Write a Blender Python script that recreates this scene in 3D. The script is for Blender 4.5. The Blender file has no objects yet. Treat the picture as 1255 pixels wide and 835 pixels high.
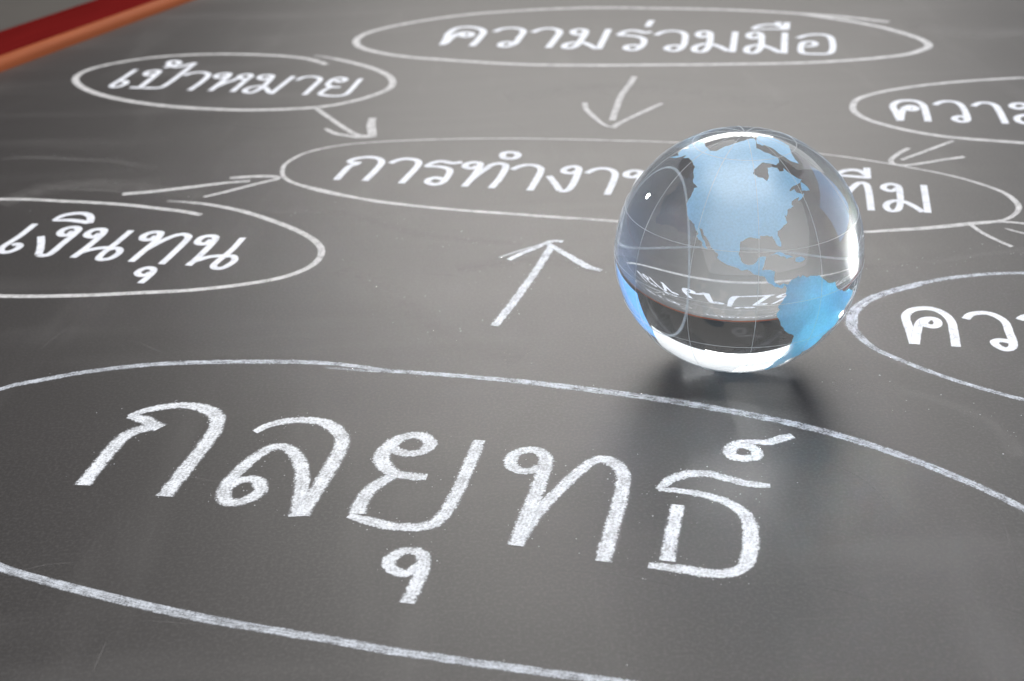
import bpy, bmesh, math, random
from mathutils import Vector, Matrix
from mathutils.geometry import delaunay_2d_cdt

random.seed(7)
S = bpy.context.scene
COL = S.collection
W, H = 1255.0, 835.0                     # size of the photograph, in whose pixels the marks were measured
F = 1450.0                               # focal length in those pixels
R = 0.040                                # radius of the glass globe (metres)

# ------------------------------------------------------------------ camera
UP = Vector((-0.047, 1.0, 746.0 / F)).normalized()          # the board's normal seen from the camera
CDIR = Vector((903.3 - W / 2, -(307.3 - H / 2), -F)).normalized()
CDIST = 0.3950
C_CAM = CDIR * CDIST                                         # globe centre, camera space
CAM_H = R - UP.dot(C_CAM)                                    # camera height over the board
FWD = (Vector((0, 0, -1)) - UP * UP.dot(Vector((0, 0, -1)))).normalized()
RIGHT = FWD.cross(UP)
FOOT = C_CAM - UP * R                                        # where the globe touches the board
ROT = Matrix((RIGHT, FWD, UP))                               # camera space -> world

def to_world(p):
    return ROT @ (p - FOOT)

CAM_POS = to_world(Vector((0, 0, 0)))
cam = bpy.data.cameras.new('camera')
cam.sensor_width = 36.0
cam.lens = 36.0 * F / W
cam.clip_start = 0.01
cam.clip_end = 200.0
cam.dof.use_dof = True
cam.dof.focus_distance = 0.36
cam.dof.aperture_fstop = 18.0
co = bpy.data.objects.new('camera', cam)
COL.objects.link(co)
co.matrix_world = Matrix.Translation(CAM_POS) @ ROT.to_4x4()
S.camera = co

def at(x, y, z=0.0):
    """The point of the board (raised by z) that was measured at pixel x, y."""
    d = ROT @ Vector((x - W / 2, -(y - H / 2), -F))
    t = (z - CAM_POS.z) / d.z
    return CAM_POS + d * t

# ------------------------------------------------------------------ world, lamps, exposure
world = bpy.data.worlds.new('World')
S.world = world
world.use_nodes = True
bg = world.node_tree.nodes['Background']
bg.inputs['Color'].default_value = (1.0, 0.86, 0.76, 1)
bg.inputs['Strength'].default_value = 0.04

def lamp(name, az, el, dist, sx, sy, power, color, target=(0, 0, 0)):
    """Rectangular soft lamp; az is measured clockwise from straight behind the globe."""
    l = bpy.data.lights.new(name, 'AREA')
    l.shape = 'RECTANGLE'
    l.size, l.size_y = sx, sy
    l.energy = power
    l.color = color
    o = bpy.data.objects.new(name, l)
    COL.objects.link(o)
    a, e = math.radians(az), math.radians(el)
    d = Vector((math.sin(a) * math.cos(e), math.cos(a) * math.cos(e), math.sin(e)))
    o.location = Vector(target) + d * dist
    o.rotation_euler = d.to_track_quat('Z', 'Y').to_euler()
    return o

lamp('wide_window_light', 18, 36.3, 1.7, 2.00, 1.00, 8.8, (0.98, 0.98, 0.97))
lamp('window_light', 5, 25.5, 1.7, 1.00, 0.34, 7.2, (1.0, 0.955, 0.90))
lamp('low_sun_light', -8, 50, 1.7, 0.75, 0.75, 2.6, (1.0, 0.97, 0.92))
lamp('blue_rim_light', 70, 16.5, 1.7, 1.10, 0.86, 4.6, (0.11, 0.42, 1.0))  # blue lamp added out of view to tint the globe's left rim; no window
beam = lamp('sunbeam_light', -45, 16, 2.6, 0.24, 0.24, 0.19, (1.0, 0.985, 0.96), (0, 0, 0.04))
beam.data.shape = 'DISK'
beam.data.spread = math.radians(3)
lamp('overhead_fill_light', 0, 88, 1.6, 1.4, 1.2, 14.5, (1.0, 0.985, 0.97))  # unseen soft fill from above, added to light the chalk
lamp('front_fill_light', 172, 38, 2.2, 5.0, 3.2, 62.0, (1.0, 0.985, 0.98))  # unseen fill behind the camera, added to brighten the continents' front

S.view_settings.view_transform = 'Standard'
S.view_settings.look = 'None'
S.view_settings.exposure = 0.0
S.view_settings.gamma = 1.0
S.cycles.use_denoising = True
S.cycles.max_bounces = 24
S.cycles.transmission_bounces = 20
S.cycles.transparent_max_bounces = 32
S.cycles.glossy_bounces = 12
S.cycles.diffuse_bounces = 5
S.cycles.caustics_refractive = True
S.cycles.caustics_reflective = True
S.cycles.blur_glossy = 0.3
S.cycles.sample_clamp_indirect = 0.0

# ------------------------------------------------------------------ node helpers
def new_mat(name):
    m = bpy.data.materials.new(name)
    m.use_nodes = True
    nt = m.node_tree
    nt.nodes.clear()
    out = nt.nodes.new('ShaderNodeOutputMaterial')
    return m, nt, out

class NT:
    """Small helper for writing node trees."""
    def __init__(self, nt):
        self.nt = nt
    def node(self, kind, **kw):
        n = self.nt.nodes.new(kind)
        for k, v in kw.items():
            setattr(n, k, v)
        return n
    def link(self, a, b):
        self.nt.links.new(a, b)
    def val(self, sock, v):
        if isinstance(v, (int, float, tuple)):
            sock.default_value = v
        else:
            self.link(v, sock)
    def math(self, op, a, b=None, clamp=False):
        n = self.node('ShaderNodeMath', operation=op, use_clamp=clamp)
        self.val(n.inputs[0], a)
        if b is not None:
            self.val(n.inputs[1], b)
        return n.outputs[0]
    def mapping(self, vec, scale, rot=(0, 0, 0)):
        n = self.node('ShaderNodeMapping')
        self.link(vec, n.inputs['Vector'])
        n.inputs['Scale'].default_value = scale
        n.inputs['Rotation'].default_value = rot
        return n.outputs[0]
    def noise(self, vec, scale, detail=3.0, rough=0.55):
        n = self.node('ShaderNodeTexNoise')
        self.link(vec, n.inputs['Vector'])
        n.inputs['Scale'].default_value = scale
        n.inputs['Detail'].default_value = detail
        n.inputs['Roughness'].default_value = rough
        return n.outputs['Fac']
    def step(self, v, lo, hi, a=0.0, b=1.0):
        n = self.node('ShaderNodeMapRange', interpolation_type='SMOOTHSTEP')
        self.val(n.inputs['Value'], v)
        n.inputs['From Min'].default_value = lo
        n.inputs['From Max'].default_value = hi
        n.inputs['To Min'].default_value = a
        n.inputs['To Max'].default_value = b
        return n.outputs[0]
    def mix(self, f, a, b):
        n = self.node('ShaderNodeMix', data_type='RGBA')
        self.val(n.inputs[0], f)
        self.val(n.inputs[6], a)
        self.val(n.inputs[7], b)
        return n.outputs[2]

# ------------------------------------------------------------------ materials
def board_material():
    m, nt, out = new_mat('slate_paint')
    k = NT(nt)
    tc = k.node('ShaderNodeTexCoord').outputs['Object']
    b = k.node('ShaderNodeBsdfPrincipled')
    cloud = k.noise(tc, 9.0, 4.0, 0.6)
    wipe = k.noise(k.mapping(tc, (5.0, 26.0, 1.0), (0, 0, 0.35)), 1.0, 5.0, 0.6)
    wipe2 = k.noise(k.mapping(tc, (34.0, 6.0, 1.0), (0, 0, 0.5)), 1.0, 4.0, 0.6)
    grain = k.noise(tc, 1000.0, 3.0, 0.7)
    base = k.mix(cloud, (0.018, 0.0164, 0.0176, 1), (0.030, 0.0275, 0.0280, 1))
    dust = k.math('MULTIPLY', k.step(wipe, 0.50, 0.78), 0.20)
    base = k.mix(dust, base, (0.17, 0.165, 0.163, 1))
    dust2 = k.math('MULTIPLY', k.step(wipe2, 0.52, 0.80), 0.17)
    base = k.mix(dust2, base, (0.17, 0.165, 0.163, 1))
    speck = k.math('MULTIPLY', k.step(grain, 0.42, 0.70), 0.34)
    base = k.mix(speck, base, (0.105, 0.100, 0.100, 1))
    k.link(base, b.inputs['Base Color'])
    rough = k.step(wipe, 0.3, 0.8, 0.47, 0.51)
    k.link(rough, b.inputs['Roughness'])
    b.inputs['Specular IOR Level'].default_value = 0.85
    bump = k.node('ShaderNodeBump')
    bump.inputs['Strength'].default_value = 0.02
    bump.inputs['Distance'].default_value = 0.0004
    k.link(k.noise(tc, 1100.0, 3.0, 0.6), bump.inputs['Height'])
    k.link(bump.outputs[0], b.inputs['Normal'])
    k.link(b.outputs[0], out.inputs['Surface'])
    return m

def wood_material(name, dark, light, rough, scale, spec=0.5):
    m, nt, out = new_mat(name)
    k = NT(nt)
    tc = k.node('ShaderNodeTexCoord').outputs['UV']
    b = k.node('ShaderNodeBsdfPrincipled')
    g = k.noise(k.mapping(tc, (scale, scale * 14, 1.0)), 1.0, 5.0, 0.6)
    g2 = k.noise(k.mapping(tc, (6.0, 30.0, 1.0)), 1.0, 3.0, 0.5)
    c = k.mix(g, dark, light)
    c = k.mix(k.step(g2, 0.55, 0.8, 0.0, 0.45), c, dark)
    k.link(c, b.inputs['Base Color'])
    b.inputs['Roughness'].default_value = rough
    b.inputs['Specular IOR Level'].default_value = spec
    k.link(b.outputs[0], out.inputs['Surface'])
    return m

def table_material():
    m, nt, out = new_mat('grey_table')
    k = NT(nt)
    tc = k.node('ShaderNodeTexCoord').outputs['Object']
    b = k.node('ShaderNodeBsdfPrincipled')
    n = k.noise(tc, 6.0, 6.0, 0.6)
    k.link(k.mix(n, (0.060, 0.055, 0.050, 1), (0.105, 0.098, 0.090, 1)), b.inputs['Base Color'])
    b.inputs['Roughness'].default_value = 0.7
    k.link(b.outputs[0], out.inputs['Surface'])
    return m

def chalk_material(name, color, edge, cover, streak=0.0, strength=1.0, fine=1500.0, thin=0.3, soft=0.12):
    """Chalk rubbed on the board: ragged at the stroke's edge, broken by the grain of the board."""
    m, nt, out = new_mat(name)
    k = NT(nt)
    uvn = k.node('ShaderNodeUVMap')
    uv = uvn.outputs[0]
    tc = k.node('ShaderNodeTexCoord').outputs['Object']
    sep = k.node('ShaderNodeSeparateXYZ')
    k.link(uv, sep.inputs[0])
    press = k.node('ShaderNodeAttribute', attribute_name='press').outputs['Fac']
    av = k.math('ABSOLUTE', sep.outputs[1])
    big = k.noise(tc, fine * 0.28, 2.0, 0.6)
    small = k.noise(tc, fine, 3.0, 0.7)
    patch = k.step(k.noise(tc, fine * 0.13, 3.0, 0.6), 0.28, 0.72)
    ragged = k.math('MULTIPLY', k.math('SUBTRACT', k.math('ADD', k.math('MULTIPLY', big, 0.5), k.math('MULTIPLY', small, 0.5)), 0.5), edge)
    d = k.math('ADD', k.math('SUBTRACT', 1.0, av), ragged)
    body = k.step(d, 0.0, soft + edge * 0.14)
    if streak > 0:
        st = k.noise(k.mapping(uv, (190.0, 3.4, 1.0)), 1.0, 3.0, 0.65)
        gr = k.math('ADD', k.math('MULTIPLY', small, 0.88 - streak * 0.8), k.math('ADD', k.math('MULTIPLY', st, streak * 0.8), k.math('MULTIPLY', patch, 0.12)))
    else:
        gr = k.math('ADD', k.math('MULTIPLY', small, 0.8), k.math('MULTIPLY', patch, 0.2))
    gr = k.math('ADD', gr, k.math('MULTIPLY', k.math('SUBTRACT', press, 1.0), 0.35))
    g = k.step(gr, 0.60 - cover * 0.42, 0.78 - cover * 0.30, thin, 1.0)
    a = k.math('MULTIPLY', k.math('MULTIPLY', body, g), strength, True)
    dif = k.node('ShaderNodeBsdfDiffuse')
    tone = k.mix(big, tuple(c * 0.93 for c in color) + (1,), tuple(color) + (1,))
    k.link(tone, dif.inputs['Color'])
    tr = k.node('ShaderNodeBsdfTransparent')
    mx = k.node('ShaderNodeMixShader')
    k.link(a, mx.inputs[0])
    k.link(tr.outputs[0], mx.inputs[1])
    k.link(dif.outputs[0], mx.inputs[2])
    k.link(mx.outputs[0], out.inputs['Surface'])
    return m

def glass_material():
    m, nt, out = new_mat('clear_crystal')
    k = NT(nt)
    g = k.node('ShaderNodeBsdfGlass')
    g.inputs['IOR'].default_value = 1.51
    g.inputs['Roughness'].default_value = 0.0
    g.inputs['Color'].default_value = (0.960, 0.982, 1.0, 1)
    k.link(g.outputs[0], out.inputs['Surface'])
    return m

def frost_material(name, col, glow, clear):
    m, nt, out = new_mat(name)
    k = NT(nt)
    tc = k.node('ShaderNodeTexCoord').outputs['Object']
    n = k.noise(tc, 1400.0, 3.0, 0.6)
    n2 = k.noise(tc, 45.0, 3.0, 0.5)
    d = k.node('ShaderNodeBsdfDiffuse')
    k.link(k.mix(n2, tuple(c * 0.94 for c in col) + (1,), tuple(col) + (1,)), d.inputs['Color'])
    t = k.node('ShaderNodeBsdfTranslucent')
    t.inputs['Color'].default_value = tuple(glow) + (1,)
    s = k.node('ShaderNodeBsdfGlossy')
    s.inputs['Roughness'].default_value = 0.32
    s.inputs['Color'].default_value = (0.9, 0.95, 1, 1)
    tr = k.node('ShaderNodeBsdfTransparent')
    m1 = k.node('ShaderNodeMixShader'); m1.inputs[0].default_value = 0.42
    k.link(d.outputs[0], m1.inputs[1]); k.link(t.outputs[0], m1.inputs[2])
    m2 = k.node('ShaderNodeMixShader'); m2.inputs[0].default_value = 0.17
    k.link(m1.outputs[0], m2.inputs[1]); k.link(s.outputs[0], m2.inputs[2])
    m3 = k.node('ShaderNodeMixShader')
    k.link(k.step(n, 0.3, 0.7, clear - 0.06, clear + 0.06), m3.inputs[0])
    k.link(m2.outputs[0], m3.inputs[1]); k.link(tr.outputs[0], m3.inputs[2])
    k.link(m3.outputs[0], out.inputs['Surface'])
    return m

M_BOARD = board_material()
M_RED = wood_material('red_varnished_wood', (0.085, 0.006, 0.006, 1), (0.17, 0.013, 0.012, 1), 0.85, 14.0, 0.0)
M_ORANGE = wood_material('bare_orange_wood', (0.22, 0.056, 0.020, 1), (0.37, 0.105, 0.040, 1), 0.6, 14.0, 0.08)
M_TABLE = table_material()
M_WORD = chalk_material('chalk_writing_even', (0.87, 0.90, 0.97), 0.40, 0.86, 0.0, 1.0, 1500.0, 0.5)
M_BIG = chalk_material('chalk_writing_grainy', (0.90, 0.94, 1.0), 1.25, 0.58, 0.34, 1.0, 1300.0, 0.44, 0.28)
M_LINE = chalk_material('chalk_line_even', (0.80, 0.80, 0.81), 0.60, 0.62, 0.35, 0.90, 1400.0, 0.40)
M_ROUGH = chalk_material('chalk_line_streaky', (0.76, 0.81, 0.89), 1.15, 0.50, 0.6, 0.92, 1500.0, 0.28, 0.25)
M_SMUDGE = chalk_material('chalk_dust', (0.50, 0.49, 0.48), 1.2, 0.60, 0.6, 0.13, 400.0, 0.2, 0.9)
M_SCRATCH = chalk_material('scratched_slate', (0.42, 0.41, 0.41), 0.9, 0.55, 0.5, 0.20, 900.0, 0.2, 0.5)
M_GLASS = glass_material()
M_FROST = frost_material('blue_frosted_etching', (0.40, 0.70, 1.0), (0.13, 0.63, 1.0), 0.11)
M_FROST_FAR = frost_material('pale_frosted_etching', (0.55, 0.75, 0.96), (0.30, 0.68, 1.0), 0.75)
M_ETCH = frost_material('etched_line', (0.90, 0.95, 0.99), (0.85, 0.94, 1.0), 0.30)

# ------------------------------------------------------------------ object helpers
def link_mesh(name, me, mat, parent=None):
    o = bpy.data.objects.new(name, me)
    COL.objects.link(o)
    if mat is not None:
        me.materials.append(mat)
    if parent is not None:
        o.parent = parent
    return o

def thing(name, label, cat, loc=(0, 0, 0)):
    o = bpy.data.objects.new(name, None)
    o.empty_display_size = 0.02
    COL.objects.link(o)
    o.location = loc
    o['label'] = label
    o['category'] = cat
    return o

def catmull(pts, n=7):
    """Smooth curve through 2D/3D tuples (all components are interpolated)."""
    if len(pts) == 2:
        a, b = pts
        return [tuple(p + (q - p) * i / 10 for p, q in zip(a, b)) for i in range(11)]
    out = []
    P = [tuple(2 * a - b for a, b in zip(pts[0], pts[1]))] + list(pts) + [tuple(2 * a - b for a, b in zip(pts[-1], pts[-2]))]
    for i in range(1, len(P) - 2):
        p0, p1, p2, p3 = P[i - 1:i + 3]
        for j in range(n):
            t = j / n
            out.append(tuple(0.5 * (2 * b + (c - a) * t + (2 * a - 5 * b + 4 * c - d) * t * t + (3 * b - a - 3 * c + d) * t ** 3)
                             for a, b, c, d in zip(p0, p1, p2, p3)))
    out.append(P[-2])
    return out

Z0 = 0.00004                                  # chalk lies this far above the board
CRUMBS, CR = [], random.Random(5)
class Marks:
    """Chalk strokes collected as ribbons that lie on the board, with stroke coordinates in the UVs."""
    def __init__(self, level=0):
        self.bm = bmesh.new()
        self.uv = self.bm.loops.layers.uv.new('UVMap')
        self.pr = self.bm.verts.layers.float.new('press')
        self.z = Z0 + level * 0.00006
    def stroke(self, pts, width, smooth=7, over=1.35, cap=0.10):
        """pts: (px, py[, width factor[, pressure]]) in photograph pixels; width in pixels along a row."""
        q = [tuple(p) + (1.0,) * (4 - len(p)) for p in pts]
        q = catmull(q, smooth)
        pos = [at(p[0], p[1], 0.0) for p in q]
        mid = q[len(q) // 2]
        w = (at(mid[0] + 1, mid[1]) - at(mid[0], mid[1])).length * width * 0.5
        n = len(pos)
        # even resampling keeps the ribbon free of folds
        dist = [0.0]
        for i in range(1, n):
            dist.append(dist[-1] + (pos[i] - pos[i - 1]).length)
        total = dist[-1]
        cnt = max(8, min(260, int(total / (w * 0.22))))
        rp, rq = [], []
        j = 0
        for i in range(cnt + 1):
            s = total * i / cnt
            while j < n - 2 and dist[j + 1] < s:
                j += 1
            t = (s - dist[j]) / max(1e-9, dist[j + 1] - dist[j])
            rp.append(pos[j].lerp(pos[j + 1], t))
            rq.append(tuple(a + (b - a) * t for a, b in zip(q[j], q[j + 1])))
        rows = []
        u0 = random.random() * 9
        for i in range(cnt + 1):
            a, b = rp[max(0, i - 1)], rp[min(cnt, i + 1)]
            d = (b - a).normalized()
            nrm = Vector((-d.y, d.x, 0))
            hw = w * rq[i][2] * over
            row = []
            for v in (-1, 0, 1):
                p = rp[i] + nrm * hw * v
                vert = self.bm.verts.new((p.x, p.y, self.z + 0.000012 * i / cnt))   # a later part of a stroke lies over an earlier one
                vert[self.pr] = rq[i][3]
                row.append((vert, (u0 + total * i / cnt, v * over)))
            rows.append(row)
        for i in range(cnt):
            for c in range(2):
                quad = [rows[i][c], rows[i + 1][c], rows[i + 1][c + 1], rows[i][c + 1]]
                try:
                    f = self.bm.faces.new([x[0] for x in quad])
                except ValueError:
                    continue
                for lp, x in zip(f.loops, quad):
                    lp[self.uv].uv = x[1]
        if width >= 13:
            for p, q in zip(rp, rq):
                if CR.random() < 0.55:
                    CRUMBS.append((p.x + CR.gauss(0, w * 1.05), p.y + CR.gauss(0, w * 1.05)))
        self.z += 0.000004
    def build(self, name, mat, parent):
        me = bpy.data.meshes.new(name)
        bmesh.ops.recalc_face_normals(self.bm, faces=self.bm.faces)
        for f in self.bm.faces:
            if f.normal.z < 0:
                f.normal_flip()
        self.bm.to_mesh(me)
        self.bm.free()
        return link_mesh(name, me, mat, parent)

# ------------------------------------------------------------------ the setting: the table under the board
def tabletop():
    bm = bmesh.new()
    bmesh.ops.create_grid(bm, x_segments=8, y_segments=8, size=6.0)
    me = bpy.data.meshes.new('tabletop')
    bm.to_mesh(me); bm.free()
    o = link_mesh('tabletop', me, M_TABLE)
    o.location = (0, 0, -0.022)
    o['kind'] = 'structure'
tabletop()

# ------------------------------------------------------------------ the chalkboard
board = thing('chalkboard', 'large grey slate chalkboard in a red wooden frame, covered in white chalk writing and ovals', 'chalkboard')
EDGE_A, EDGE_B = at(0, 89), at(238, 0)
EY = (EDGE_B - EDGE_A).normalized(); EY.z = 0
EX = Vector((EY.y, -EY.x, 0))
LEFT0 = EDGE_A - EY * EDGE_A.dot(EY)              # nearest point of the left edge to the globe along the edge
NEAR, FAR, WIDE = -0.75, 1.10, 1.75
def corner(x, y): return LEFT0 + EX * x + EY * y

def slab():
    bm = bmesh.new()
    c = [corner(-0.004, NEAR - 0.004), corner(WIDE + 0.004, NEAR - 0.004), corner(WIDE + 0.004, FAR + 0.004), corner(-0.004, FAR + 0.004)]
    v = [bm.verts.new((p.x, p.y, z)) for z in (0.0, -0.012) for p in c]
    bm.faces.new(v[:4]); bm.faces.new(v[7:3:-1])
    for i in range(4):
        j = (i + 1) % 4
        bm.faces.new((v[i], v[i + 4], v[j + 4], v[j]))
    bmesh.ops.recalc_face_normals(bm, faces=bm.faces)
    me = bpy.data.meshes.new('writing_surface')
    bm.to_mesh(me); bm.free()
    link_mesh('writing_surface', me, M_BOARD, board)
slab()

def rail(name, a, b, inward, profile, mat, mitre, parent=None):
    """Moulding swept from a to b; profile = (outward offset, height); mitred at both ends."""
    d = (b - a).normalized()
    bm = bmesh.new()
    uv = bm.loops.layers.uv.new('UVMap')
    L = (b - a).length
    n = 24
    rows = []
    for i in range(n + 1):
        row = []
        for (o, z) in profile:
            p0 = a - inward * o - d * o * mitre
            p1 = b - inward * o + d * o * mitre
            p = p0.lerp(p1, i / n)
            row.append(bm.verts.new((p.x, p.y, z)))
        rows.append(row)
    acc = [0.0]
    for i in range(1, len(profile)):
        acc.append(acc[-1] + math.dist(profile[i], profile[i - 1]))
    m = len(profile)
    for i in range(n):
        for k in range(m):
            k2 = (k + 1) % m
            f = bm.faces.new((rows[i][k], rows[i + 1][k], rows[i + 1][k2], rows[i][k2]))
            f.smooth = False
            for lp, (ii, kk) in zip(f.loops, ((i, k), (i + 1, k), (i + 1, k2), (i, k2))):
                lp[uv].uv = (L * ii / n, acc[kk])
    bm.faces.new(rows[0]); bm.faces.new(rows[-1][::-1])
    bmesh.ops.recalc_face_normals(bm, faces=bm.faces)
    for f in bm.faces:
        f.smooth = len(f.verts) == 4
    me = bpy.data.meshes.new(name)
    bm.to_mesh(me); bm.free()
    o = link_mesh(name, me, mat, parent)
    md = o.modifiers.new('edges', 'EDGE_SPLIT'); md.split_angle = math.radians(40)
    return o

LIP = [(0.0, -0.010), (0.0, 0.0028), (0.0010, 0.0053), (0.0028, 0.0072), (0.0052, 0.0080), (0.0078, 0.0082), (0.0078, -0.010)]
TOP = [(0.0080, -0.020), (0.0080, 0.0079), (0.0090, 0.0083), (0.064, 0.0083), (0.0675, 0.0070), (0.0685, 0.0040), (0.0685, -0.020)]
cs = [corner(0, NEAR), corner(0, FAR), corner(WIDE, FAR), corner(WIDE, NEAR)]
ins = [EX, -EY, -EX, EY]
for i in range(4):
    a, b = cs[i], cs[(i + 1) % 4]
    fr = rail('frame_rail', a, b, ins[i], TOP, M_RED, 1.0, board)
    rail('inner_moulding', a, b, ins[i], LIP, M_ORANGE, 1.0, fr)

# ------------------------------------------------------------------ chalk writing (measured in enlarged crops: origin x, origin y, scale)
def scaled(ox, oy, s, strokes):
    return [[(ox + p[0] / s, oy + p[1] / s) + tuple(p[2:]) for p in st] for st in strokes]

def word(letters, width, mat, label):
    w = bpy.data.objects.new('chalk_word', None)
    w.empty_display_size = 0.01
    COL.objects.link(w)
    w.parent = board
    w['label'] = label
    for n, strokes in letters:
        mk = Marks(1)
        for st in strokes:
            wd = width
            if isinstance(st, tuple):
                wd, st = st
            mk.stroke(st, wd)
        mk.build(n, mat, w)
    return w

def C(ox, oy, s, name, *strokes):
    return (name, scaled(ox, oy, s, strokes))

a = (530, 15, 5.02); b = (780, 15, 5.02)
word([
    C(*a, 'letter', [(60, 202), (84, 168), (100, 132), (150, 100), (228, 92), (292, 103), (314, 124), (290, 160), (243, 209)],
      [(75, 195), (115, 160), (150, 137), (195, 126), (238, 131), (236, 147), (206, 152), (178, 145), (186, 130)]),
    C(*a, 'letter', [(382, 121), (430, 103), (500, 98), (548, 107), (559, 125), (532, 162), (505, 195), (455, 213), (418, 208), (428, 191), (465, 185), (500, 193)]),
    C(*a, 'letter', [(616, 125), (670, 105), (730, 101), (774, 112), (781, 130), (752, 170), (712, 220)]),
    C(*a, 'letter', [(935, 128), (905, 140), (868, 132), (868, 115), (905, 106), (938, 112), (942, 130), (917, 168), (888, 205), (848, 222), (812, 217), (820, 200), (862, 188), (925, 188), (965, 203), (1010, 226)],
      [(1022, 228), (1085, 106)]),
    C(*a, 'letter', [(1144, 143), (1180, 122), (1230, 113), (1275, 120), (1310, 127), (1348, 122)],
      [(1144, 143), (1220, 146), (1280, 156), (1302, 176), (1285, 212), (1242, 234), (1192, 227), (1198, 209), (1242, 204), (1280, 212)]),
    C(*b, 'tone_mark', [(68, 90), (93, 52)]),
    C(*b, 'letter', [(118, 142), (170, 121), (240, 117), (290, 129), (301, 155), (287, 210), (242, 239), (190, 231), (192, 214), (237, 205), (282, 215)]),
    C(*b, 'letter', [(445, 142), (410, 155), (380, 144), (388, 126), (425, 119), (453, 131), (455, 160), (445, 210), (412, 243), (364, 241), (356, 222), (380, 205), (432, 196), (495, 207), (565, 240)],
      [(590, 246), (609, 122)]),
    C(*b, 'letter', [(752, 150), (718, 162), (690, 150), (700, 132), (740, 126), (768, 140), (770, 170), (765, 215), (732, 250), (684, 247), (678, 226), (702, 210), (752, 203), (815, 218), (885, 250)],
      [(908, 254), (914, 128)]),
    C(*b, 'vowel_mark', [(712, 103, .7), (758, 84), (828, 77), (885, 86), (926, 106)], [(712, 104, .7), (926, 105)], [(866, 85), (874, 62)], [(921, 108), (925, 65)]),
    C(*b, 'letter', [(993, 160), (1050, 143), (1130, 138), (1185, 150), (1205, 180), (1207, 230), (1183, 255), (1105, 258), (1032, 254), (1012, 238), (1016, 200), (1035, 186), (1080, 183), (1102, 196), (1085, 209), (1042, 211)]),
], 9.0, M_WORD, 'white chalk word along the top of the board, inside the widest far oval')

a = (120, 60, 7.382); b = (280, 60, 7.382)
word([
    C(*a, 'letter', [(345, 188), (220, 272), (135, 325), (128, 343), (175, 346), (235, 325), (260, 302), (238, 293), (205, 300)]),
    C(*a, 'letter', [(525, 222), (480, 238), (436, 238), (440, 215), (492, 199), (545, 200), (550, 214), (478, 275), (385, 345)],
      [(290, 350), (400, 353), (545, 354), (615, 328), (740, 238), (880, 130)]),
    C(*a, 'tone_mark', [(600, 172), (645, 160), (712, 145), (738, 128), (715, 112), (665, 113), (640, 132), (655, 152), (720, 166), (800, 148), (885, 128)]),
    C(*a, 'letter', [(786, 243), (840, 222), (930, 213), (985, 221), (998, 243), (942, 298), (828, 377)]),
    C(*a, 'letter', [(1168, 240), (1122, 262), (1072, 260), (1074, 240), (1122, 226), (1178, 224), (1188, 240), (1122, 300), (1012, 382)],
      [(1052, 352, .8), (1150, 312), (1225, 286), (1290, 255)],
      [(1368, 262), (1325, 277), (1285, 262), (1290, 244), (1335, 232), (1376, 234), (1386, 250), (1350, 276), (1290, 326), (1214, 390)]),
    C(*b, 'letter', [(370, 258), (330, 280), (282, 270), (288, 250), (332, 239), (388, 241), (395, 258), (342, 318), (272, 370), (202, 398), (150, 388), (156, 368), (212, 346), (292, 337), (334, 352), (372, 398)],
      [(385, 408), (590, 248)]),
    C(*b, 'letter', [(616, 286), (680, 259), (760, 252), (816, 262), (828, 285), (770, 340), (686, 418)]),
    C(*b, 'letter', [(968, 284), (1002, 300), (1048, 292), (1058, 273), (1010, 263), (950, 276), (912, 305), (898, 328), (932, 345), (1012, 348)],
      [(932, 345), (880, 368), (830, 404), (855, 420), (950, 428), (1045, 419), (1098, 383), (1200, 270)]),
], 7.4, M_WORD, 'white chalk word in the far left oval beside the red frame')

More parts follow.
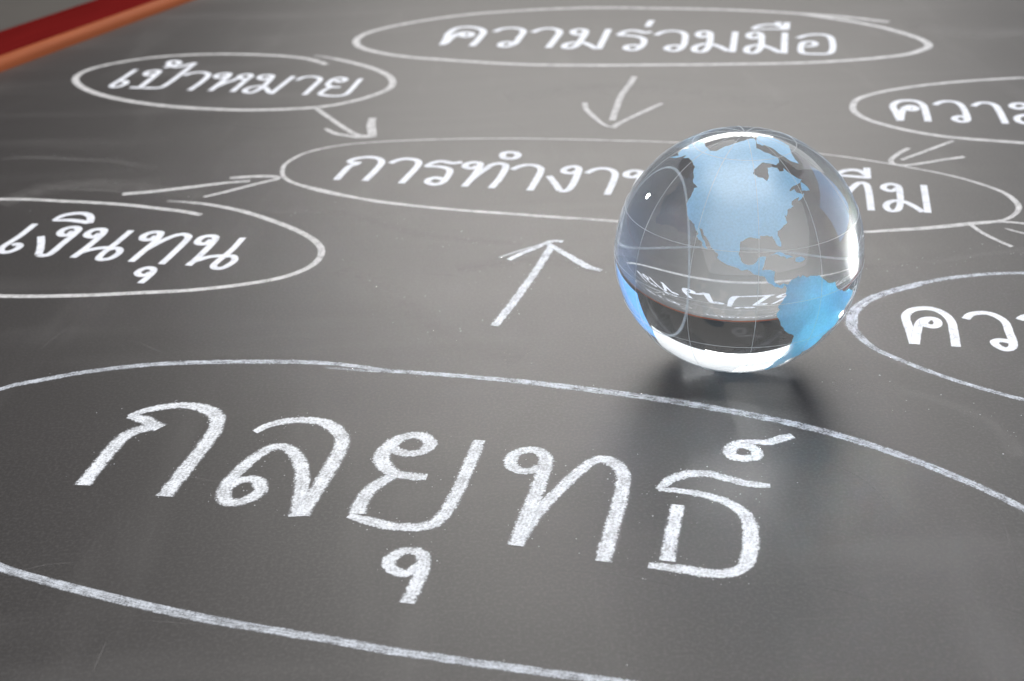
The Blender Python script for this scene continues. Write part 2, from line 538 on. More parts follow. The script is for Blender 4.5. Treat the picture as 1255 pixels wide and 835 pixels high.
a = (400, 170, 6.275); b = (590, 170, 6.275); c = (1030, 190, 5.578); px = (0, 0, 1.0)
word([
    C(*a, 'letter', [(77, 318), (130, 260), (182, 212), (240, 197)], [(166, 178, .7), (205, 187), (266, 190)],
      [(166, 178, .7), (222, 157), (310, 144), (388, 151), (425, 178), (395, 228), (297, 326)]),
    C(*a, 'letter', [(492, 191), (550, 166), (620, 156), (688, 166), (711, 190), (678, 240), (575, 346)]),
    C(*a, 'letter', [(762, 215, .8), (822, 187), (890, 176), (965, 190), (1045, 183)],
      [(762, 215, .8), (850, 216), (920, 227), (951, 250), (928, 300), (888, 340), (830, 354), (780, 338), (790, 315), (842, 302), (895, 312)]),
    C(*a, 'letter', [(1165, 212), (1120, 230), (1070, 220), (1076, 198), (1122, 185), (1176, 190), (1182, 212), (1140, 280), (1060, 370)],
      [(1085, 345, .8), (1150, 285), (1220, 238), (1270, 205), (1325, 193), (1370, 201), (1378, 228), (1335, 305), (1268, 382)]),
    C(*b, 'vowel_mark', [(160, 130), (175, 112), (220, 106), (268, 112), (282, 130), (262, 150), (220, 156), (175, 150), (159, 128)]),
    C(*b, 'letter', [(237, 240), (300, 213), (370, 204), (436, 216), (459, 245), (428, 310), (372, 401)]),
    C(*b, 'letter', [(745, 245), (702, 266), (645, 262), (632, 244), (668, 222), (722, 216), (750, 236), (732, 292), (695, 365), (655, 402), (597, 404)],
      [(520, 289), (565, 345), (603, 400)]),
    C(*b, 'letter', [(807, 268), (870, 239), (940, 231), (1006, 246), (1029, 280), (1008, 345), (966, 433)]),
    C(*b, 'letter', [(1225, 272), (1172, 298), (1116, 290), (1120, 263), (1172, 248), (1222, 256), (1232, 280), (1205, 350), (1165, 445)],
      [(1185, 430), (1250, 405), (1320, 400)], [(1395, 275), (1365, 380), (1335, 440), (1285, 448), (1280, 425), (1325, 405), (1375, 415)]),
    C(*px, 'letter', [(842, 215), (828, 246), (830, 252), (843, 252), (848, 247), (842, 243), (833, 245)]),
    C(*px, 'letter', [(870, 222), (863, 224), (857, 221), (861, 217), (872, 218), (874, 222), (866, 254)], [(858, 254), (895, 256), (908, 250), (917, 210)]),
    C(*px, 'vowel_mark', [(876, 208), (886, 205), (882, 200), (874, 203), (882, 208), (900, 206), (905, 198)]),
    C(*px, 'letter', [(940, 226), (934, 229), (927, 226), (931, 222), (942, 223), (944, 228), (940, 258)], [(941, 256), (957, 250), (972, 250)], [(982, 226), (978, 250), (968, 259), (960, 256), (966, 250), (980, 253)]),
    C(*c, 'letter', [(-35, 215), (-70, 228), (-95, 212), (-75, 196), (-35, 198), (-22, 215), (-22, 290), (-28, 372)],
      [(-20, 340, .8), (30, 285), (80, 228), (130, 193), (175, 203), (192, 245), (202, 310), (210, 381)]),
    C(*c, 'vowel_mark', [(-30, 140, .7), (20, 112), (85, 104), (145, 116), (190, 150)], [(-30, 140, .7), (70, 147), (190, 157)], [(186, 162), (180, 90)]),
    C(*c, 'letter', [(398, 226), (350, 248), (296, 232), (302, 210), (347, 200), (392, 214), (404, 242), (410, 325), (392, 376), (342, 383), (312, 354), (326, 328), (372, 314), (435, 322), (495, 348), (565, 392)],
      [(598, 397), (569, 208)]),
], 9.4, M_WORD, 'white chalk words across the middle oval, running behind the glass globe')

a = (1070, 100, 6.784)
word([
    C(*a, 'letter', [(225, 327), (190, 258), (164, 205), (205, 169), (282, 159), (360, 167), (415, 197), (440, 260), (458, 334)],
      [(228, 325), (236, 270), (258, 226), (302, 206), (348, 214), (357, 234), (322, 241), (288, 231), (292, 212)]),
    C(*a, 'letter', [(512, 196), (560, 172), (640, 166), (716, 186), (755, 232), (784, 300), (776, 329), (730, 336), (680, 318), (686, 298), (732, 291), (778, 305)]),
    C(*a, 'letter', [(832, 206), (882, 181), (950, 179), (1016, 202), (1058, 262), (1102, 352)]),
    C(*a, 'letter', [(1262, 216), (1215, 228), (1158, 213), (1164, 191), (1212, 183), (1264, 194), (1292, 225), (1312, 290), (1316, 335), (1270, 350), (1208, 330), (1198, 300), (1250, 282), (1310, 288), (1420, 360)],
      [(1440, 365), (1375, 195)]),
], 9.4, M_WORD, 'white chalk word in the far right oval, cut off by the edge of the view')

a = (0, 255, 7.844); b = (150, 255, 7.844)
word([
    C(*a, 'letter', [(340, 154), (195, 268), (50, 360), (8, 402), (35, 428), (110, 418), (178, 385), (190, 360), (160, 349), (115, 360)]),
    C(*a, 'letter', [(705, 222), (652, 262), (588, 260), (584, 230), (642, 197), (718, 187), (755, 206), (718, 250), (602, 345), (468, 450), (360, 456)],
      [(393, 275), (396, 340), (385, 410), (368, 450)]),
    C(*a, 'vowel_mark', [(512, 120, .6), (620, 72), (760, 52), (846, 66), (872, 98), (862, 148)], [(512, 122, .6), (680, 120), (858, 143)]),
    C(*a, 'letter', [(965, 245), (902, 280), (842, 272), (842, 245), (904, 212), (978, 207), (1003, 226), (958, 280), (830, 385), (700, 480)],
      [(760, 440, .7), (870, 403), (1000, 385), (1100, 390)],
      [(1263, 218), (1130, 330), (1010, 422), (952, 478), (970, 498), (1060, 487), (1138, 440), (1152, 405), (1118, 388), (1060, 398)]),
    C(*b, 'letter', [(328, 270), (272, 305), (202, 303), (200, 275), (262, 242), (342, 234), (368, 252), (308, 330), (200, 420), (82, 519)],
      [(145, 455, .7), (320, 350), (470, 280), (570, 256), (625, 266), (628, 298), (540, 388), (375, 542)]),
    C(*b, 'vowel_mark', [(272, 618), (222, 650), (156, 643), (152, 615), (212, 583), (278, 580), (300, 602), (265, 650), (172, 726)]),
    C(*b, 'letter', [(862, 305), (802, 345), (732, 343), (728, 315), (784, 278), (868, 272), (898, 292), (855, 350), (740, 466), (632, 556)],
      [(660, 530, .7), (745, 498), (850, 470), (1000, 460)],
      [(1160, 288), (1050, 408), (922, 510), (876, 558), (905, 583), (980, 573), (1066, 520), (1080, 482), (1050, 463), (990, 468)]),
], 9.6, M_WORD, 'slanting white chalk word in the oval at the left edge')

a = (80, 480, 5.962); b = (250, 500, 5.962); c = (410, 510, 3.481); d = (600, 520, 4.638); e = (780, 510, 3.976)
word([
    C(*a, 'letter', [(127, 686), (250, 530), (395, 362), (510, 290), (660, 258, .8)], [(462, 183, .5), (570, 205, .9), (640, 240, .9), (695, 268, .9)],
      [(462, 183, .5), (600, 137, .72), (750, 110, .75), (880, 103, .82), (1010, 124, .95), (1098, 172), (1112, 235), (1065, 330), (900, 545), (722, 768)]),
    C(*b, 'letter', [(372, 178, .6), (480, 125, .72), (620, 97, .78), (760, 92, .85), (895, 116, .95), (990, 185), (1008, 265), (955, 385), (862, 540), (765, 690), (712, 790)],
      [(676, 795), (706, 650), (718, 500), (695, 385), (645, 318, .95), (570, 286, .85), (480, 298, .85), (380, 358, .9), (270, 450, .95), (175, 555), (142, 640), (170, 688, .9), (250, 692, .85), (345, 660, .9), (412, 605), (402, 545, .95), (340, 520, .8), (255, 535, .8), (195, 565, .9)]),
    C(*c, 'letter', [(238, 118, .8), (262, 148, .8), (318, 162, .75), (382, 150, .8), (408, 117), (378, 88, .85), (320, 84, .8), (255, 110), (206, 160, 1.1), (208, 205, 1.1), (252, 243, .9), (320, 258, .8), (394, 262, .8)],
      [(248, 255, .9), (172, 300), (122, 355, 1.1), (95, 418, 1.1)], [(60, 425, .6), (160, 453, .9), (280, 475, .85), (400, 468, .95), (468, 420), (540, 290), (619, 104)]),
    C(*c, 'vowel_mark', [(365, 640, .85), (305, 672, .8), (245, 655, .9), (235, 615), (285, 582, .85), (348, 578, .85), (380, 608), (368, 675), (308, 800)]),
    C(*d, 'letter', [(285, 250, .9), (205, 268, .75), (140, 252, .85), (120, 213), (148, 168, .85), (218, 148, .8), (290, 160, .9), (320, 208), (298, 300), (238, 460), (150, 692)],
      [(160, 665), (255, 525, .95), (380, 392, .85), (500, 278, .85), (605, 205, .85), (690, 212), (756, 275), (748, 400), (700, 580), (643, 782)]),
    C(*e, 'letter', [(150, 708), (176, 560), (205, 434)],
      [(58, 728, .7), (200, 745, .85), (330, 765, .9), (445, 768, .95), (522, 735), (552, 660, 1.15), (557, 560, 1.1), (535, 488, 1.05), (455, 428, .9), (340, 388, .8), (220, 368, .7), (108, 358, .55)],
      [(108, 360, .6), (172, 308, .85), (270, 282, .9), (370, 286, .8), (470, 314, .8), (565, 334, .75), (652, 340, .5)]),
    C(*e, 'silent_mark', [(760, 96, .7), (705, 112, .9), (640, 130, .75), (560, 128, .7), (485, 140, .9), (455, 168), (470, 198, .9), (525, 208, .8), (582, 198, .9), (582, 170, .9), (545, 148, .8), (505, 142, .7)]),
], 22.0, M_BIG, 'largest and grainiest white chalk word, in the foreground oval')

a = (1090, 360, 7.606)
word([
    C(*a, 'letter', [(228, 472), (190, 345), (152, 222), (195, 163), (292, 140), (400, 145), (508, 190), (578, 265), (602, 370), (623, 497)],
      [(240, 472), (256, 360), (285, 272), (345, 238), (428, 243), (452, 285), (420, 308), (355, 302), (318, 275), (340, 245)]),
    C(*a, 'letter', [(710, 238), (762, 195), (870, 181), (978, 203), (1076, 265), (1120, 370), (1152, 450), (1145, 505), (1080, 522), (1005, 488), (978, 455), (1015, 438), (1082, 442), (1148, 460)]),
    C(*a, 'letter', [(1212, 246), (1260, 216), (1330, 207), (1418, 233), (1480, 312), (1520, 510)]),
], 12.0, M_WORD, 'white chalk letters in the oval right of the globe, cut off by the edge of the view')

# ------------------------------------------------------------------ chalk ovals
def oval(strokes, mat, label):
    mk = Marks(0)
    for w, pts in strokes:
        mk.stroke(pts, w)
    o = mk.build('chalk_oval', mat, board)
    o['label'] = label

oval([(10.5, [(1089, 27), (1045, 22), (997, 18), (901, 12.5), (798, 10.3), (725, 9.7), (651, 12.4), (577, 17.7), (518, 25.6), (468, 35.4), (443, 44), (436.5, 52.5), (448, 60.4), (489, 68.7), (548, 73.7), (636, 79), (725, 80.3), (790, 79.8), (864, 79.3), (975, 77.5), (1049, 73.4), (1105, 67.8), (1131, 61), (1138, 55), (1123, 46), (1086, 35), (1049, 27.5), (985, 17.5)])],
     M_LINE, 'widest chalk oval, at the far side of the board')
oval([(10, [(400.6, 79), (375, 72), (334, 68), (280, 66.5), (235, 67.3), (184.5, 71), (134, 79), (104, 87.5), (92.5, 97), (100.6, 107), (127.5, 117.4), (174.4, 126.5), (235, 132.5), (302, 135), (362, 133.5), (399, 130.4), (427.5, 125.4), (456, 117.5), (475, 109.6), (481.5, 101.7), (476, 93), (456, 83.7), (427, 75.8), (403, 71, .9, .8), (385, 68, .8, .3)])],
     M_LINE, 'chalk oval with an open end, beside the red frame')
oval([(7.5, [(780, 173.3, .8), (688, 170.8, .75), (617, 170, .75), (545, 170.8, .75), (473, 173.6, .75), (419.6, 178, .8), (376.6, 187, .9), (352, 199.5), (346, 210), (350, 219), (366, 226.5), (402, 236.5), (466, 247), (545, 256), (653, 264), (742, 270.4), (820, 277), (900, 283), (980, 285.5), (1059, 284.5), (1084, 283, 1.2), (1137.6, 279.6, 1.5), (1191, 274.3, 1.5), (1227, 270.7), (1243, 263.5, .9), (1248.7, 254.5, 1.1), (1243, 245.6, 1.2), (1227, 234.8), (1191, 222.3, .8), (1155.5, 213.3, .75), (1119.6, 206.3, .75), (1084, 200, .75), (1030, 191.8, .7), (960, 184, .7), (870, 177, .7), (770, 172.5, .7)]),
      (6.5, [(366, 226.5), (430, 241), (470, 248.5), (560, 257.5), (700, 268)])],
     M_LINE, 'thin chalk oval in the middle of the board, passing behind the globe')
oval([(10, [(246.6, 263.7), (225, 259.5), (201, 256.5), (151, 251), (84, 247), (0, 244.3), (-110, 250), (-220, 275), (-262, 305), (-200, 340), (-100, 358), (0, 363), (84, 362.7), (168, 359.3), (251.6, 354.3), (335.5, 342.6), (379, 327.5), (394, 310.7), (386, 295.6), (355.6, 279), (302, 260.4), (262, 252, .9), (235, 248.5, .8, .85), (205, 246.5, .7, .4)])],
     M_LINE, 'chalk oval running out of view at the left edge, open at its top right')
oval([(16, [(490, 455.5, .7, .8), (440, 449.5, .9), (386, 444.5, 1.1), (302, 443.5, 1.15), (201, 446, 1.15), (117, 454.5, 1.1), (50, 466, 1.1), (0, 477.5), (-90, 515), (-140, 580), (-130, 640), (-60, 680), (0, 697, .85), (84, 721, .9), (167, 741, .95), (251, 759, .95), (334.7, 773, 1.0), (420, 787, 1.05), (480, 798, 1.0), (614, 817), (748, 835), (870, 852), (1050, 866), (1230, 868), (1370, 830), (1400, 745), (1345, 680), (1255, 624, 1.05), (1176.5, 587, 1.15), (1079.5, 550, 1.25), (973, 520, 1.35), (837, 494, 1.4), (696, 474.5, 1.35), (597, 464, 1.1), (503, 456.5), (450, 454.5, .7, .8), (400, 451, .6, .5)]),
      (6, [(-20, 683), (20, 699), (84, 716), (200, 744), (330, 769, .5, .5)])],
     M_ROUGH, 'huge streaky chalk oval across the foreground')
oval([(9, [(1255, 175.5), (1167.5, 168.5), (1115, 160.5), (1070, 149), (1049, 138.5), (1045.5, 129), (1056, 119.5), (1098, 109.5), (1167.5, 101), (1255, 95.6), (1330, 96), (1400, 106), (1430, 130), (1400, 158), (1330, 173), (1255, 175.5)])],
     M_LINE, 'chalk oval at the upper right edge of the view')
oval([(12.5, [(1255, 334.7, .9), (1213, 336, .9), (1171.5, 340), (1130, 347), (1089, 357.6, 1.1), (1061, 369, 1.3), (1046, 383, 1.5), (1043, 396.7, 1.4), (1052, 410.5, 1.1), (1069.6, 425.6, .9), (1102.6, 441.3, .8), (1152, 460, .8), (1199, 475, .8), (1255, 490, .8), (1330, 504), (1420, 498), (1470, 455), (1440, 385), (1350, 342), (1255, 334.7)]),
      (7, [(1130, 349), (1080, 363), (1052, 380), (1048, 400)])],
     M_ROUGH, 'chalk oval just right of the globe, running out of view')

# ------------------------------------------------------------------ chalk arrows
def arrow(ox, oy, s, strokes, mat, label):
    mk = Marks(2)
    for w, pts in strokes:
        mk.stroke([(ox + p[0] / s, oy + p[1] / s) + tuple(p[2:]) for p in pts], w)
    o = mk.build('chalk_arrow', mat, board)
    o['label'] = label

arrow(690, 80, 8.964, [(8.6, [(785, 128), (735, 210), (645, 330), (588, 470), (540, 608)]),
                       (7.4, [(240, 415), (255, 485), (330, 560), (430, 645, .8), (510, 682, .6)]),
                       (8.2, [(1085, 422, .8), (950, 485), (780, 562, .9), (620, 642), (540, 690, 1.3)])],
      M_LINE, 'chalk arrow pointing down at the middle oval from the far oval')
arrow(370, 60, 6.96, [(7.5, [(115, 505), (250, 600), (380, 688), (470, 735), (560, 748)]),
                      (8.5, [(200, 682, .7), (280, 722), (400, 745), (520, 757), (630, 745)]),
                      (12.0, [(603, 592, .9), (590, 655), (603, 742)])],
      M_LINE, 'chalk arrow with one stubby barb, below the far left oval')
arrow(120, 190, 4.827, [(10, [(145, 234), (350, 216), (600, 186), (760, 167, .8), (900, 156, .7)]),
                        (9, [(780, 139), (920, 130), (1040, 130), (1072, 142)]),
                        (7.5, [(625, 251, .7), (750, 222), (900, 183), (1072, 142)])],
      M_LINE, 'long flat chalk arrow reaching the left tip of the middle oval')
arrow(560, 270, 5.962, [(13, [(275, 775), (380, 645), (520, 455), (625, 300), (695, 185)]),
                        (9.5, [(380, 292, 1.1), (470, 247), (570, 207), (650, 170), (705, 155), (775, 160)]),
                        (7, [(310, 275, .8, .5), (450, 228, .9, .6), (600, 185, .8, .7)]),
                        (11, [(650, 165, .8), (760, 232), (880, 300, 1.2), (960, 345, 1.2), (1055, 372, .8)])],
      M_BIG, 'rough chalk arrow pointing up, left of the globe')
arrow(1060, 160, 5.569, [(6.5, [(605, 72), (430, 137), (250, 203)]),
                         (7.5, [(298, 122), (222, 165), (178, 205), (205, 234), (290, 239), (420, 222), (550, 200), (680, 183)])],
      M_LINE, 'chalk arrow below the upper right oval, pointing left')
arrow(1060, 160, 5.569, [(7, [(712, 640), (800, 700), (890, 746), (1005, 797)]),
                         (6, [(860, 632, .7, .8), (960, 627), (1090, 638), (1250, 655)]),
                         (5, [(955, 670, .7, .7), (1030, 692), (1090, 706), (1250, 745)])],
      M_LINE, 'chalk arrow at the right tip of the middle oval, cut off by the edge of the view')

# ------------------------------------------------------------------ faint rubbed-out chalk
def smudge(width, pts, label):
    mk = Marks(-0.2)
    mk.stroke(pts, width)
    o = mk.build('chalk_smudge', M_SMUDGE, board)
for wd, pts in [
    (16, [(0, 196, 1, .7), (30, 193), (90, 195), (140, 198), (190, 206, 1, .6)]),
    (12, [(40, 226, 1, .7), (80, 231), (125, 233), (170, 236, 1, .6)]),
    (30, [(330, 258), (420, 262), (520, 288), (640, 300)]),
    (30, [(1060, 328), (1140, 322), (1210, 312), (1255, 306)]),
    (40, [(1020, 470), (1100, 478), (1200, 510), (1255, 560)]),
    (60, [(0, 250), (60, 232), (140, 226), (250, 240)]),
    (50, [(560, 330), (660, 318), (740, 330)]),
    (60, [(1130, 30), (1190, 45), (1255, 40)]),
    (70, [(620, 120), (720, 108), (840, 112), (960, 130)]),
    (60, [(420, 330), (480, 360), (560, 420), (640, 440)])]:
    smudge(wd, pts, '')

rs = random.Random(21)
lines = [[(50, 428), (70, 411), (92, 397)], [(1225, 624), (1236, 660), (1249, 711)], [(978, 716), (1030, 725), (1079, 740)], [(130, 787), (122, 805), (113, 826)],
         [(25, 700), (60, 692), (100, 690)], [(250, 150), (330, 158), (400, 153)], [(1000, 560), (1060, 590), (1110, 640)], [(690, 700), (760, 705), (840, 722)]]
for _ in range(10):
    x, y = rs.uniform(20, 1235), rs.uniform(60, 815)
    an, ln = rs.uniform(-0.5, 0.9), rs.uniform(30, 110) * (0.4 + y / 900)
    dx, dy = math.cos(an) * ln, math.sin(an) * ln * 0.5
    lines.append([(x, y), (x + dx * .5 + rs.uniform(-1.5, 1.5), y + dy * .5 + rs.uniform(-1.5, 1.5)), (x + dx, y + dy)])
for pts in lines:
    mk = Marks(-0.1)
    mk.stroke([(p[0], p[1], (.5, 1, .4)[k]) for k, p in enumerate(pts)], rs.uniform(1.6, 3.2))
    mk.build('hairline_scratch', M_SCRATCH, board)

def crumbs():
    bm = bmesh.new()
    for x, y in CRUMBS:
        r = min(0.00030, abs(CR.gauss(0.00008, 0.00007)) + 0.00004)
        ph = CR.uniform(0, 6)
        ring_ = [bm.verts.new((x + r * CR.uniform(.6, 1.2) * math.cos(ph + k * 1.257), y + r * CR.uniform(.6, 1.2) * math.sin(ph + k * 1.257), 0.00001)) for k in range(5)]
        tip = bm.verts.new((x + r * CR.uniform(-.3, .3), y + r * CR.uniform(-.3, .3), r * 0.8))
        for k in range(5):
            bm.faces.new((ring_[k], ring_[(k + 1) % 5], tip))
    me = bpy.data.meshes.new('chalk_crumbs')
    bm.to_mesh(me); bm.free()
    m, nt, out = new_mat('loose_chalk')
    d = nt.nodes.new('ShaderNodeBsdfDiffuse')
    d.inputs['Color'].default_value = (0.62, 0.64, 0.67, 1)
    nt.links.new(d.outputs[0], out.inputs['Surface'])
    o = link_mesh('chalk_crumbs', me, m, board)
    o['kind'] = 'stuff'
crumbs()

# ------------------------------------------------------------------ the glass globe
globe = thing('glass_globe', 'clear crystal globe with blue frosted continents, resting on the chalkboard', 'globe', (0, 0, 0))
LAT0, LON0, TILT = 24.0, -100.0, 3.0
def sph(lon, lat):
    a, b = math.radians(lon), math.radians(lat)
    return Vector((math.cos(b) * math.cos(a), math.cos(b) * math.sin(a), math.sin(b)))
# globe frame: the view centre (LAT0, LON0) faces the camera, north is up, leaning slightly right
n_c = sph(LON0, LAT0)
e_c = Vector((0, 0, 1)).cross(n_c).normalized()
u_c = n_c.cross(e_c)
to_cam = (CAM_POS - Vector((0, 0, R))).normalized()
camr = Vector((ROT[0][0], ROT[1][0], ROT[2][0]))
camr = (camr - to_cam * camr.dot(to_cam)).normalized()
camu = to_cam.cross(camr)
tl = math.radians(TILT)
gr, gu = camr * math.cos(tl) - camu * math.sin(tl), camu * math.cos(tl) + camr * math.sin(tl)
def on_globe(v, rad):
    return to_cam * (v.dot(n_c) * rad) + gr * (v.dot(e_c) * rad) + gu * (v.dot(u_c) * rad) + Vector((0, 0, R))

def ball():
    bm = bmesh.new()
    bmesh.ops.create_icosphere(bm, subdivisions=7, radius=R)
    for v in bm.verts:
        v.co = v.co.normalized() * R + Vector((0, 0, R))
    for f in bm.faces:
        f.smooth = True
    me = bpy.data.meshes.new('crystal_ball')
    bm.to_mesh(me); bm.free()
    link_mesh('crystal_ball', me, M_GLASS, globe)
ball()

COAST = {
 'north_american_landmass': [(-168,65.5),(-164,66.5),(-161,66.3),(-163.5,67.2),(-166,68.3),(-163,69.5),(-157,71.2),(-150,70.5),(-141,69.7),(-135,69),(-129,70),(-128,71),(-125,74.5),(-116,78),(-105,80.5),(-95,82),(-80,83.2),(-67,82.8),(-72,79.5),(-78,77),(-80,74.8),(-74,72.3),(-68,70),(-62,66.6),(-65,63.5),(-69,62.5),(-74,64),(-80,65),(-85,63.5),(-90,61),(-91,59),(-88,57.2),(-84,56.5),(-82,54.8),(-80,56.5),(-79.4,58.8),(-78.5,61.8),(-73.5,62.0),(-69.6,61),(-69.5,58.9),(-66,58.8),(-64.5,60.3),(-61.5,56.5),(-56,52.5),(-58.5,51.3),(-66.5,50.2),(-69,48.6),(-65,49.2),(-64.8,47.5),(-61,45.8),(-60,46.6),(-61.5,45),(-66,43.6),(-64.8,45.2),(-67,44.7),(-70.3,43.6),(-70.8,42.2),(-70,41.7),(-74,40.6),(-74.3,39.4),(-75.5,37.5),(-76.2,38.8),(-76,36.8),(-75.6,35.2),(-77.8,34),(-81,32),(-81.4,30.4),(-80,27),(-80.3,25.2),(-81.7,25.9),(-82.8,28),(-84,30),(-86.5,30.4),(-89.5,30.3),(-89.3,29.1),(-91.5,29.4),(-94.5,29.5),(-97.2,27.8),(-97.3,25),(-97.7,22.5),(-96.3,19.3),(-94.6,18.2),(-91.8,18.6),(-90.5,19.8),(-90.3,21),(-87,21.5),(-87.6,19.5),(-88.3,17),(-88.7,15.8),(-86,15.9),(-83.3,15),(-83.7,12.5),(-83.6,10.8),(-81.5,8.9),(-79.6,9.5),(-77.4,8.6),(-77.9,7.3),(-79.3,8.7),(-80.2,7.4),(-82.9,8.2),(-85.7,10),(-87.5,12.9),(-91.5,14),(-94,16.1),(-96.5,15.7),(-101.7,17.8),(-105.5,20.3),(-105.3,22),(-109,25.6),(-112.2,29),(-113.1,31.2),(-114.7,31.7),(-113,28.5),(-111,26),(-109.5,23.1),(-112,24.7),(-112.2,26),(-115,28),(-114.5,29.3),(-116,30.5),(-117.2,32.8),(-120.5,34.4),(-122.4,37.3),(-124.3,40.4),(-124,45),(-124.6,48.3),(-122.8,49),(-127.5,51),(-130.3,54.5),(-133.5,58),(-139,59.8),(-146,60.8),(-151,59.3),(-151.5,61),(-154,59),(-158,56.5),(-164.5,54.6),(-158,58.5),(-162,58.7),(-165,61),(-161,64),(-166,64.5)],
 'south_american_landmass': [(-77.2,8.5),(-75.5,10.6),(-72,12),(-71.5,11),(-70,12),(-68,10.6),(-64,10.5),(-61.5,10.2),(-59.5,8.3),(-57,6),(-52,4.8),(-50,1),(-48,-0.8),(-44,-2.6),(-39.5,-3),(-35.2,-5.3),(-35,-8.5),(-38.5,-13),(-39.3,-17.8),(-41,-22),(-45,-23.6),(-48.6,-26),(-49,-29),(-53.5,-34),(-58,-34.3),(-57,-36.5),(-58,-38.3),(-62,-39),(-65,-41),(-63.7,-42.8),(-67.4,-46),(-65.8,-47.8),(-69,-51.5),(-68.3,-53),(-65.3,-54.8),(-71,-54),(-75,-49),(-74,-44),(-73.5,-39),(-71.5,-32),(-70.3,-23),(-70.4,-18.4),(-76.2,-14),(-79.8,-7.5),(-81.3,-4.6),(-80,-2.5),(-80.9,-1),(-79,1.5),(-77.5,4),(-77.7,7.2)],
 'greenland_landmass': [(-73,78.2),(-67,76),(-60,76),(-54,71),(-53,67),(-51,64),(-44,60),(-40,65),(-32,68),(-24,69.5),(-21,73),(-19,76),(-18,80),(-33,83.5),(-60,82)],
 'newfoundland_island': [(-59,47.6),(-55.5,46.9),(-53,46.7),(-53,48.5),(-55.8,51.5),(-57.5,50)],
 'cuba_island': [(-84.8,21.9),(-82,23.1),(-79,22.6),(-75,20.8),(-74.2,20.2),(-77.5,19.9),(-78,20.8),(-82,22.3)],
 'hispaniola_island': [(-73.3,18.4),(-73,19.9),(-69.8,19.8),(-68.4,18.6),(-71,17.7)],
 'african_landmass': [(-17,14.7),(-16.5,20),(-13,27.7),(-9.8,30),(-6,35.8),(10,37.3),(11,33.5),(20,30.8),(23,32.5),(32,31.2),(35.5,24),(43,11.8),(51,11.8),(47,4.5),(41,-2),(39,-6.5),(40.5,-15),(35,-20),(35.5,-24),(32.5,-28),(27,-33.7),(18.4,-34.2),(15,-27),(12,-17),(13.5,-10),(9,-1),(9.5,4),(4,6.4),(-7.5,4.4),(-13.2,9)],
 'eurasian_landmass': [(-9,43),(-1.5,43.5),(-4.5,48.5),(2,51),(8,54),(10.5,57.5),(12,54.3),(20,54.8),(24,59),(30,60),(22,60),(25,65.5),(18,62),(16.5,57),(13,55.5),(10,59),(5.5,59),(6,62.5),(15,68),(26,71),(41,67),(44,66),(54,68.5),(68,69),(70,73),(80,73),(104,77.5),(113,74),(140,72.5),(160,69.5),(180,69),(-171,66),(179,62.5),(170,60),(163,58),(157,51),(155.5,57),(164,62),(155,59.3),(142,59),(135.5,54.7),(141,52),(135,43.5),(128,39.5),(129.3,36),(126.5,34.5),(126,37.5),(121.5,39),(118,38.8),(122,37),(119.3,35),(121.8,31),(118,24.5),(108.5,21.5),(109,12),(105,9),(100.5,13.4),(103.5,1.5),(98.5,9),(94.5,16),(90,22),(80.3,15),(77.5,8),(72.8,20),(67,25),(57,25.5),(51,28),(48,30),(51.5,25),(56.3,26),(59.8,22.5),(55,17.5),(45,12.8),(43,14),(35,28),(34.5,31.5),(36,36.5),(27.5,36.7),(26.5,40),(23,40.3),(24,38),(22.5,36.5),(19.5,41.5),(13.5,45.5),(18.5,40),(16,38.2),(10,44),(3,43),(-0.5,38.5),(-2,36.8),(-6,36.2),(-9,38)],
 'australian_landmass': [(114,-22),(122,-18),(129,-15),(136,-12),(136,-15),(140.5,-17.5),(142.5,-11),(146,-19),(153,-25),(153,-30),(150,-37.5),(144,-38.5),(138,-35.5),(131,-31.5),(124,-33.5),(115.2,-34.3)],
 'antarctic_landmass': [(-58,-63.5),(-62,-66),(-66,-69),(-75,-73),(-100,-73),(-125,-74),(-150,-77),(-165,-78.5),(170,-77.5),(168,-72),(140,-66.7),(110,-66),(90,-66.5),(70,-69),(50,-66.5),(30,-69.5),(0,-70),(-20,-74),(-35,-78),(-60,-75),(-61,-68)],
}

def rough_coast(pts, depth=2, amp=0.10):
    rnd = random.Random(len(pts))
    out = list(pts)
    for _ in range(depth):
        nxt = []
        for i, p in enumerate(out):
            q = out[(i + 1) % len(out)]
            nxt.append(p)
            d = q - p
            if d.length > 0.012:
                nxt.append((p + q) / 2 + Vector((-d.y, d.x)) * rnd.uniform(-amp, amp))
        out = nxt
    return out

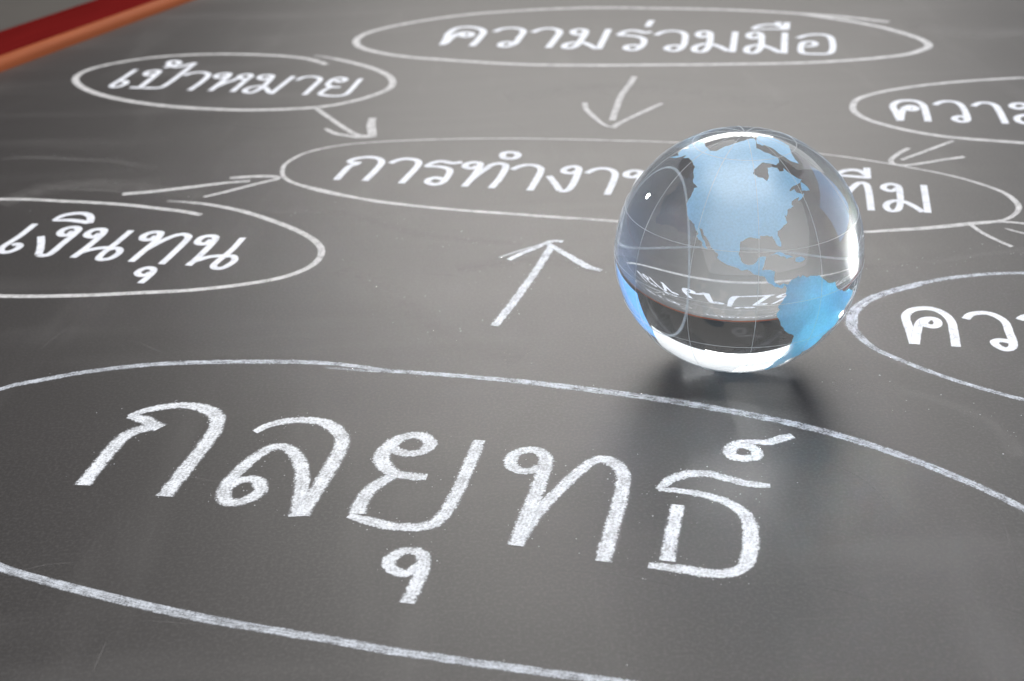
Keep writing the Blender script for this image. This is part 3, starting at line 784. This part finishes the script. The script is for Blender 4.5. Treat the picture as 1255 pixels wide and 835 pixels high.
def landmass(name, pts):
    if name.startswith('north'):                       # the etched coast is drawn a little wider than life
        pts = [((-90 + (a + 90) * 1.20) if a < -90 else (-90 + (a + 90) * 1.06), b) for a, b in pts]
    vs = [sph(*p) for p in pts]
    c = sum(vs, Vector()).normalized()
    ea = c.orthogonal().normalized(); na = c.cross(ea)
    def proj(v):
        s = math.sqrt(2 / max(1e-6, 1 + v.dot(c)))
        return Vector((v.dot(ea) * s, v.dot(na) * s))
    def inv(p):
        r2 = p.length_squared
        s = math.sqrt(max(0, 1 - r2 / 4))
        return (c * (1 - r2 / 2) + ea * (p.x * s) + na * (p.y * s)).normalized()
    outline = rough_coast([proj(v) for v in vs])
    n = len(outline)
    xs = [p.x for p in outline]; ys = [p.y for p in outline]
    st = 0.030
    grid = []
    y = min(ys)
    while y < max(ys):
        x = min(xs)
        while x < max(xs):
            grid.append(Vector((x + random.uniform(-.004, .004), y + random.uniform(-.004, .004))))
            x += st
        y += st
    res = delaunay_2d_cdt(outline + grid, [(i, (i + 1) % n) for i in range(n)], [], 1, 1e-5)
    V, Fc = res[0], res[2]
    # keep triangles whose centre is inside the outline
    def inside(p):
        k = False
        for i in range(n):
            a, b = outline[i], outline[(i + 1) % n]
            if (a.y > p.y) != (b.y > p.y) and p.x < (b.x - a.x) * (p.y - a.y) / (b.y - a.y) + a.x:
                k = not k
        return k
    bm = bmesh.new()
    bv = [bm.verts.new(on_globe(inv(v), R * 1.0012)) for v in V]
    for f in Fc:
        cen = sum((V[i] for i in f), Vector((0, 0))) / len(f)
        if inside(cen):
            try:
                bm.faces.new([bv[i] for i in f])
            except ValueError:
                pass
    for v in [v for v in bm.verts if not v.link_faces]:
        bm.verts.remove(v)
    ctr = Vector((0, 0, R))
    for f in bm.faces:
        f.normal_update()
        if f.normal.dot(f.calc_center_median() - ctr) < 0:
            f.normal_flip()
        f.smooth = True
    me = bpy.data.meshes.new(name)
    bm.to_mesh(me); bm.free()
    o = link_mesh(name, me, M_FROST if name.split('_')[0] not in ('eurasian', 'african') else M_FROST_FAR, globe)
    return o
for nm, pts in COAST.items():
    landmass(nm, pts)

def ring(name, path, closed=True, rad=0.000065):
    bm = bmesh.new()
    n = len(path)
    rows = []
    ctr = Vector((0, 0, R))
    for i in range(n):
        p = path[i]
        d = (path[(i + 1) % n] - path[i - 1]).normalized() if closed or 0 < i < n - 1 else (path[min(n - 1, i + 1)] - path[max(0, i - 1)]).normalized()
        o = (p - ctr).normalized()
        s = d.cross(o).normalized()
        rows.append([bm.verts.new(p + (o * math.cos(t) * 0.5 + s * math.sin(t)) * rad) for t in [k * math.pi / 3 for k in range(6)]])
    for i in range(n if closed else n - 1):
        j = (i + 1) % n
        for k in range(6):
            f = bm.faces.new((rows[i][k], rows[j][k], rows[j][(k + 1) % 6], rows[i][(k + 1) % 6]))
            f.smooth = True
    bmesh.ops.recalc_face_normals(bm, faces=bm.faces)
    me = bpy.data.meshes.new(name)
    bm.to_mesh(me); bm.free()
    return link_mesh(name, me, M_ETCH, globe)
for lat in (66.5, 23.5, 0.0, -23.5, -66.5):
    ring('etched_parallel', [on_globe(sph(l * 2, lat), R * 1.0022) for l in range(180)])
for lon in range(-180, 180, 30):
    ring('etched_meridian', [on_globe(sph(lon, -88 + k * 2), R * 1.0022) for k in range(89)], False)
